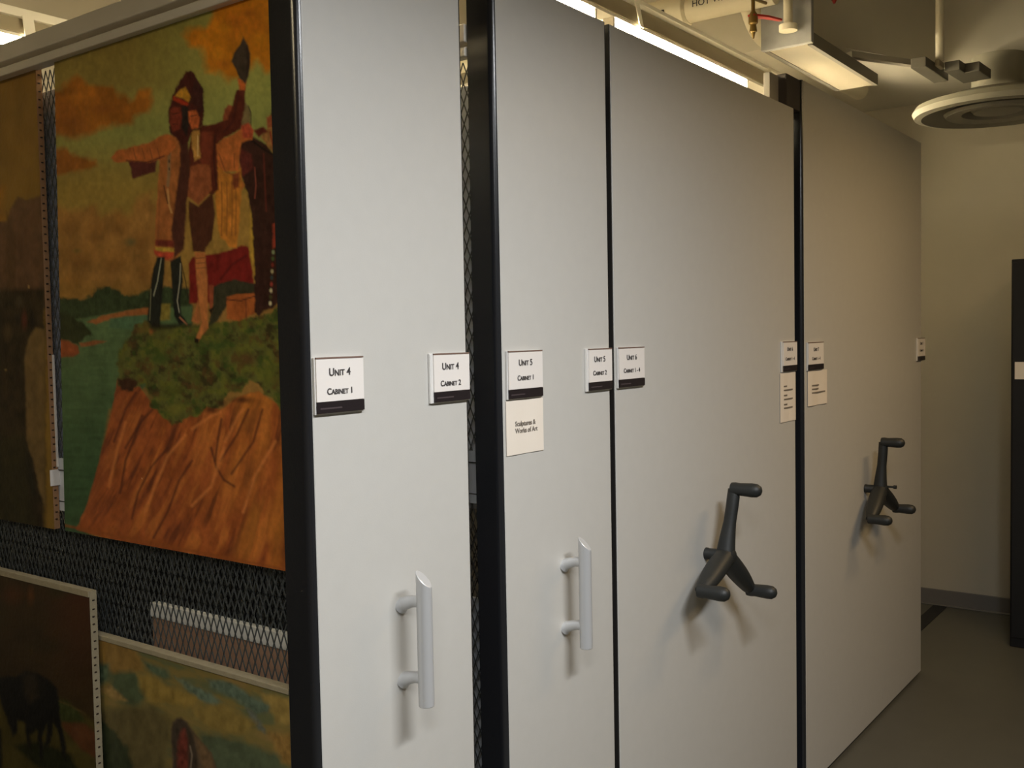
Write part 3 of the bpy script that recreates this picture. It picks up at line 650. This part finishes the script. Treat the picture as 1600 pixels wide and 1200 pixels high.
cv.fill([(94,1128),(132,1130),(158,1150),(158,1190),(128,1172),(100,1140)], (72, 42, 22), 3, 2, 8, 0.2, 8)
cv.line([(88,1094),(112,1104),(134,1116)], 2, (78, 62, 32), 2, 0.7)
cv.fill([(20,1165),(60,1158),(110,1178),(124,1210),(60,1200)], (24, 26, 12), 4, 2, 8)
cv.fill([(-6,1062),(10,1056),(26,1058),(38,1048),(56,1050),(76,1062),(88,1074),(92,1090),(94,1120),(102,1160),(104,1190),(98,1182),(90,1140),(84,1130),(80,1160),(70,1170),(74,1132),(66,1150),(68,1186),(62,1188),(58,1140),(46,1150),(50,1172),(44,1168),(38,1130),(28,1126),(26,1146),(20,1150),(10,1120),(2,1100)], (16, 15, 14), 2, 2, 7, 0.25, 6)
cv.fill([(36,1052),(56,1054),(60,1090),(46,1100),(38,1080)], (40, 32, 22), 5, 2, 6, 0.2, 5, 0.7)
cv.fill([(-20,1120),(2,1140),(4,1200),(-20,1200)], (14, 14, 12), 2, 1, 6)
bp = picture(cv, 0.015, 'dark painting of a bison with a pale tacked canvas edge, lower left corner', CANV, lip=0.011)

# ---- lower right painting
cv = Canvas(1.058, 1.236, 1.850, 0.40, 0.963, 0.0024, G_D)
PX, PY = cv.PX, cv.PY
cv.base((88, 76, 40))
cl = fbm((PX*0.8+PY*0.5)/46+3, (PY-0.35*PX)/16, 4); cv.mix(np.clip((cl-0.5)*6, 0, 1), (62, 68, 46), 0.8)
cv.mix(np.clip((0.42-cl)*6, 0, 1), (100, 80, 46), 0.7)
YE = (100, 82, 38); TE = (58, 68, 50)
cv.fill([(150,995),(215,1015),(225,1050),(190,1060),(150,1040)], (96, 74, 36), 4, 4, 10, 0.1, 9)
cv.fill([(150,1035),(170,1038),(174,1060),(150,1075)], TE, 4, 3, 8); cv.fill([(175,1052),(205,1048),(222,1062),(226,1090),(210,1110),(190,1100),(172,1080)], (54, 62, 42), 5, 4, 10, 0.12, 9)
cv.fill([(160,1078),(170,1070),(190,1086),(200,1096),(180,1094)], (104, 84, 48), 3, 2, 8)
cv.fill([(222,1030),(260,1046),(268,1060),(250,1066),(232,1048)], TE, 4, 3, 8); cv.fill([(215,1052),(240,1055),(262,1070),(320,1092),(300,1104),(240,1100),(220,1080)], YE, 5, 4, 10, 0.12, 9)
cv.fill([(272,1056),(300,1070),(330,1084),(346,1098),(336,1106),(318,1096),(290,1076)], (66, 76, 62), 3, 3, 8); cv.fill([(322,1060),(360,1066),(390,1086),(420,1100),(420,1114),(400,1116),(380,1100),(350,1084),(330,1076)], (64, 74, 60), 3, 3, 8)
cv.fill([(384,1106),(396,1112),(412,1136),(416,1146),(404,1140),(392,1124)], (70, 72, 62), 2.5, 2, 6)
cv.fill([(400,1080),(470,1096),(470,1140),(430,1130),(424,1106)], (104, 86, 44), 4, 3, 8, 0.1, 9)
cv.fill([(300,1104),(350,1100),(400,1130),(380,1150),(330,1140),(300,1120)], (94, 78, 38), 5, 4, 10, 0.12, 9)
cv.fill([(310,1145),(350,1150),(400,1165),(440,1180),(440,1210),(330,1210)], (56, 62, 44), 6, 4, 10, 0.12, 9)
cv.fill([(420,1145),(470,1150),(470,1200),(440,1190)], (100, 76, 38), 5, 3, 10)
cv.fill([(150,1110),(240,1100),(270,1130),(262,1210),(150,1210)], (66, 58, 34), 7, 4, 10, 0.15, 10)
cv.fill([(150,1118),(168,1132),(184,1148),(200,1170),(210,1210),(150,1210)], (34, 38, 24), 3, 3, 8, 0.2, 7)
cv.fill([(267,1142),(270,1128),(276,1121),(284,1121),(292,1128),(304,1144),(314,1158),(330,1176),(342,1210),(270,1210),(268,1170)], (62, 50, 36), 2, 1, 6, 0.15, 6)
cv.fill([(268,1140),(276,1123),(288,1126),(300,1146),(308,1176),(310,1210),(272,1210)], (44, 36, 28), 2, 1, 6, 0.12, 6)
cv.fill([(278,1160),(284,1140),(290,1138),(294,1160),(294,1210),(276,1210)], (74, 34, 26), 3, 2, 5, 0.3, 5)
cv.line([(297,1166),(300,1180),(298,1200)], 2, (110, 96, 80), 2, 0.6)
cv.fill([(304,1150),(314,1158),(330,1178),(338,1210),(320,1210)], (78, 60, 40), 3, 1, 6, 0.15, 5)
picture(cv, 0.018, 'painting of a cloudy sky and a feathered head, bottom right beside the black post', CANV, lip=0.008)


# ------------------------------------------------------------------ things behind the mesh
bb = thing('framed_canvas', 'brown canvas with a pale top margin seen through the mesh below the cliff painting', 'painting', (1.13, 1.46, 0.60))
MB().box(1.118, 1.130, 1.24, 1.690, 0.55, 0.999).build('canvas_back', BROWN, bb)
MB().box(1.114, 1.130, 1.24, 1.690, 1.000, 1.026).build('pale_margin', GLASSY, bb)

# ------------------------------------------------------------------ hung strip lights
def strip_light(y, zt, x_spans, label, straps, rail, rods, rh=0.014, sw=0.024):
    t = thing('strip_light', label, 'ceiling light', ((rail[0]+rail[1])/2, y, zt), 'strip lights over the racks')
    # zt = underside of tube; trough + housing above, thin rail on top
    x0, x1 = rail
    MB().box(x0, x1, y-0.010, y+0.030, zt+0.117-rh, zt+0.117).build('support_rail', WHITE, t, bevel=0.002)
    xs0 = min(a for a, b in x_spans)-0.03; xs1 = max(b for a, b in x_spans)+0.10
    MB().prism_x([(y-0.004, zt+0.040), (y+0.060, zt+0.040), (y+0.040, zt+0.100), (y+0.010, zt+0.100)], xs0, xs1).build('housing', DUCTP, t, bevel=0.002)
    MB().prism_x([(y+0.000, zt+0.030), (y+0.056, zt+0.030), (y+0.056, zt+0.0395), (y+0.000, zt+0.0395)], xs0, xs1).build('reflector', WHITE, t)
    for a, b in x_spans:
        MB().tube([(a, y+0.020, zt+0.014), (b, y+0.020, zt+0.014)], 0.0145, 16).build('tube', TUBEM, t, smooth=True)
        for q in (a-0.012, b+0.002):
            MB().box(q, q+0.010, y+0.002, y+0.040, zt-0.002, zt+0.030).build('lamp_holder', CHAN, t, bevel=0.001)
    for sx in straps:
        ta, tb, sl = zt+0.116-rh*0.8, zt+0.030, (0.030 if sw < 0.03 else 0.008)
        MB().add([(sx-sw/2, y-0.014, ta), (sx+sw/2, y-0.014, ta), (sx+sw/2+sl, y-0.014, tb), (sx-sw/2+sl, y-0.014, tb),
                  (sx-sw/2, y-0.010, ta), (sx+sw/2, y-0.010, ta), (sx+sw/2+sl, y-0.010, tb), (sx-sw/2+sl, y-0.010, tb)],
                 [(0, 1, 2, 3), (7, 6, 5, 4), (0, 4, 5, 1), (1, 5, 6, 2), (2, 6, 7, 3), (3, 7, 4, 0)]).build('strap', WHITE, t)
    for sx in rods: MB().tube([(sx, y+0.010, zt+0.115), (sx, y+0.010, 3.3)], 0.003, 8).build('hanger_rod', STEEL, t)
    return t
strip_light(1.60, 2.462, [(-1.05, 0.10), (1.44, 2.62), (2.74, 3.74), (4.02, 5.12)], 'brightly lit fluorescent strip light above the grey cabinet tops', [0.4, 2.85, 3.93], (-1.6, 5.2), (0.4, 1.5))  # first and last tubes are unseen, added to light paintings, far wall and duct
strip_light(3.14, 2.458, [(1.20, 2.30), (2.42, 3.60)], 'lit strip light in the top left corner beyond the paintings', [0.3, 1.705, 3.0], (-0.4, 4.1), (0.3, 3.0), 0.028, 0.036)
# aisle fixtures; the first is an added, unseen one that lights the paintings
for (ax, ay, az, lb) in ((-0.35, -0.15, 2.42, 'unseen strip light added to brighten the hanging paintings'), (1.22, -0.15, 2.42, 'strip light hung over the near end of the aisle'), (3.60, -0.05, 2.54, 'strip light hung over the far end of the aisle')):
    al = thing('strip_light', lb, 'ceiling light', (ax, ay, az), 'strip lights over the aisle')
    MB().box(ax-0.55, ax+0.55, ay-0.06, ay+0.06, az+0.005, az+0.08).build('housing', WHITE, al, bevel=0.004)
    for sx in (-0.35, 0.35): MB().tube([(ax+sx, ay, az+0.08), (ax+sx, ay, 3.3)], 0.004, 8).build('hanger_rod', STEEL, al)

# ------------------------------------------------------------------ overhead ducts and pipes
d1 = thing('ceiling_duct', 'square grey duct with a warm lit underside hung above the tall cabinet', 'duct', (4.2, 1.455, 2.60))
MB().box(3.80, 4.62, 1.385, 1.535, 2.60, 2.640).build('duct_body', DUCTP, d1, bevel=0.002)
MB().box(3.775, 3.80, 1.36, 1.56, 2.60, 3.10).build('insulated_end', FOIL, d1, bevel=0.003)
MB().box(3.80, 4.62, 1.366, 1.384, 2.596, 2.645).build('side_lip', mat('dark_lip', (110, 104, 92), 0.6), d1)
MB().box(3.80, 4.62, 1.536, 1.556, 2.600, 2.645).build('side_lip', mat('dark_lip', (110, 104, 92), 0.6), d1)
p1 = MB(); pts = [(3.82, 1.63, 3.29), (3.82, 1.63, 2.92)]
for i in range(1, 9):
    a = i/8*math.pi/2; pts.append((3.82+0.20*(1-math.cos(a)), 1.63, 2.92-0.20*math.sin(a)))
pts += [(4.3, 1.63, 2.72), (5.2, 1.63, 2.72)]
tag(p1.tube(pts, 0.046, 24).build('bent_pipe', PIPE, smooth=True), 'thick cream pipe bending down and along above the last unit', 'pipe')
hw = thing('hot_water_pipe', 'large white pipe lettered in dark capitals crossing at the top of the picture', 'pipe', (3.72, 2.0, 2.80))
MB().tube([(3.72, 1.48, 2.800), (3.72, 4.5, 2.800)], 0.050, 28).build('pipe', PIPE, hw, smooth=True)
MB().tube([(3.72, 1.835, 2.800), (3.72, 1.845, 2.800), (3.72, 2.38, 2.800), (3.72, 2.40, 2.800)], [0.052, 0.062, 0.062, 0.052], 28).build('insulation_joint', PIPE, hw, smooth=True)
MB().box(3.655, 3.662, 1.915, 1.965, 2.795, 2.803).build('dark_clip', SEAM, hw)
lettering(hw, 'HOT WATER', 0.036, 0, 0, INK, smallcaps=False, rot=(math.pi/2, 0, -math.pi/2), loc=(3.6692, 1.80, 2.792), name='pipe_lettering', align='LEFT')
vp = thing('vertical_pipe', 'cream upright pipe with a flange in front of the grey insulated duct end', 'pipe', (3.74, 1.43, 2.62))
MB().tube([(3.735, 1.435, 2.665), (3.735, 1.435, 3.3)], 0.017, 18).build('pipe', PIPE, vp, smooth=True)
MB().tube([(3.735, 1.435, 2.645), (3.735, 1.435, 2.668)], 0.034, 18).build('flange', PIPE, vp, smooth=True)
vq = thing('vertical_pipe', 'thin upright pipe at the corner of the dropped ceiling near the round diffuser', 'pipe', (4.50, 1.08, 2.60))
MB().tube([(4.50, 1.078, 2.626), (4.50, 1.078, 3.3)], 0.017, 18).build('pipe', PIPE, vq, smooth=True)
MB().box(4.46, 4.54, 1.069, 1.088, 2.60, 2.627).build('clamp', DUCTP, vq, bevel=0.004)
bk = thing('pipe_bracket', 'grey angled steel brackets under the dropped ceiling beside the thin pipe', 'bracket', (4.6, 1.05, 2.59))
for (xa, ya, xb, yb) in ((4.37, 1.13, 4.70, 1.12), (4.52, 1.035, 4.79, 1.02), (4.60, 0.975, 4.78, 0.965)):
    dx, dy = xb-xa, yb-ya; L = math.hypot(dx, dy); nx, ny = -dy/L*0.03, dx/L*0.03
    MB().prism_z([(xa-nx, ya-ny), (xb-nx, yb-ny), (xb+nx, yb+ny), (xa+nx, ya+ny)], 2.585, 2.625).build('strut', mat('strut_grey', (112, 108, 98), 0.6), bk, bevel=0.003)
br = MB().prism_z([(4.37, 1.40), (4.72, 1.215), (4.735, 1.245), (4.385, 1.43)], 2.675, 2.70).build('cross_bar', STEEL)
tag(br, 'thin pale bar below the dropped ceiling edge, right of the warm lit duct', 'bar')
vv = thing('shutoff_valve', 'brass valve with a red lever handle under the white pipe', 'valve', (3.57, 1.50, 2.60))
MB().tube([(3.56, 1.50, 2.74), (3.56, 1.50, 2.69), (3.56, 1.50, 2.675), (3.56, 1.50, 2.645), (3.56, 1.50, 2.64), (3.56, 1.50, 2.615), (3.56, 1.50, 2.612), (3.56, 1.50, 2.59)],
          [0.007, 0.007, 0.017, 0.017, 0.011, 0.014, 0.008, 0.003], 14).build('valve_body', BRASS, vv, smooth=True)
MB().tube([(3.56, 1.50, 2.735), (3.68, 1.50, 2.748)], 0.006, 10).build('feed_pipe', BRASS, vv, smooth=True)
MB().prism_z([(3.545, 1.515), (3.545, 1.49), (3.60, 1.455), (3.672, 1.432), (3.680, 1.446), (3.61, 1.480), (3.57, 1.515)], 2.668, 2.676).build('lever', RED, vv, bevel=0.002)
sp = thing('sprinkler_head', 'small red sprinkler head at the top edge of the picture', 'sprinkler', (4.0, 1.32, 2.8))
MB().tube([(4.0, 1.35, 2.795), (4.0, 1.35, 2.82), (4.0, 1.35, 2.86)], [0.004, 0.016, 0.014], 12).build('head', RED, sp, smooth=True)
MB().tube([(4.0, 1.35, 2.86), (4.0, 1.35, 3.3)], 0.010, 12).build('drop_pipe', STEEL, sp, smooth=True)

# round air diffuser
DIFF = mat('grey_cream_enamel', (158, 154, 138), 0.5, noise=0.02)
DX, DY, DZ = 5.00, 0.95, 2.50
df = thing('round_air_diffuser', 'large round cream air diffuser below the ceiling at the right', 'air vent', (DX, DY, DZ))
MB().lathe_z([(0.30, 0.034), (0.345, 0.024), (0.36, 0.0), (0.35, -0.022), (0.32, -0.028), (0.25, 0.020), (0.16, 0.05), (0.10, 0.06), (0.10, 0.228), (0.11, 0.228), (0.11, 0.075), (0.20, 0.065), (0.30, 0.034)], (DX, DY, DZ), 64).build('outer_ring', DIFF, df, smooth=True)
MB().lathe_z([(0.0, -0.020), (0.08, -0.022), (0.10, -0.018), (0.12, 0.006), (0.10, 0.01), (0.0, 0.01)], (DX, DY, DZ), 48).build('inner_cone', DIFF, df, smooth=True)
MB().lathe_z([(0.15, -0.022), (0.215, -0.028), (0.225, -0.014), (0.16, 0.026), (0.14, 0.026), (0.15, -0.022)], (DX, DY, DZ), 48).build('middle_cone', DIFF, df, smooth=True)
MB().lathe_z([(0.0, 0.07), (0.095, 0.07), (0.095, 0.22), (0.0, 0.22)], (DX, DY, DZ), 48).build('neck', mat('dark_neck', (60, 58, 52), 0.7), df, smooth=True)

# ------------------------------------------------------------------ black cabinet by the far wall
bc = thing('storage_cabinet', 'tall black steel cabinet at the right edge against the far wall', 'cabinet', (5.46, 0.45, 0))
MB().box(5.19, 5.74, -0.02, 0.925, 0.0, 1.83).build('body', CABB, bc, bevel=0.004)
for ya, yb in ((-0.012, 0.450), (0.455, 0.917)):
    dr = MB().box(5.172, 5.188, ya, yb, 0.05, 1.815).build('door', CABB, bc, bevel=0.003)
MB().box(5.155, 5.172, 0.465, 0.490, 0.85, 1.05).build('handle', ALU, bc, bevel=0.003)
cl = thing('cabinet_label', 'white paper label on the black cabinet door', 'label', (5.171, 0.84, 1.27))
MB().box(5.1685, 5.1712, 0.74, 0.905, 1.272, 1.352).build('card', PAPER, cl)
MB().box(5.168, 5.1684, 0.77, 0.86, 1.316, 1.321).box(5.168, 5.1684, 0.78, 0.85, 1.298, 1.302).build('faded_writing', FAINT, cl)
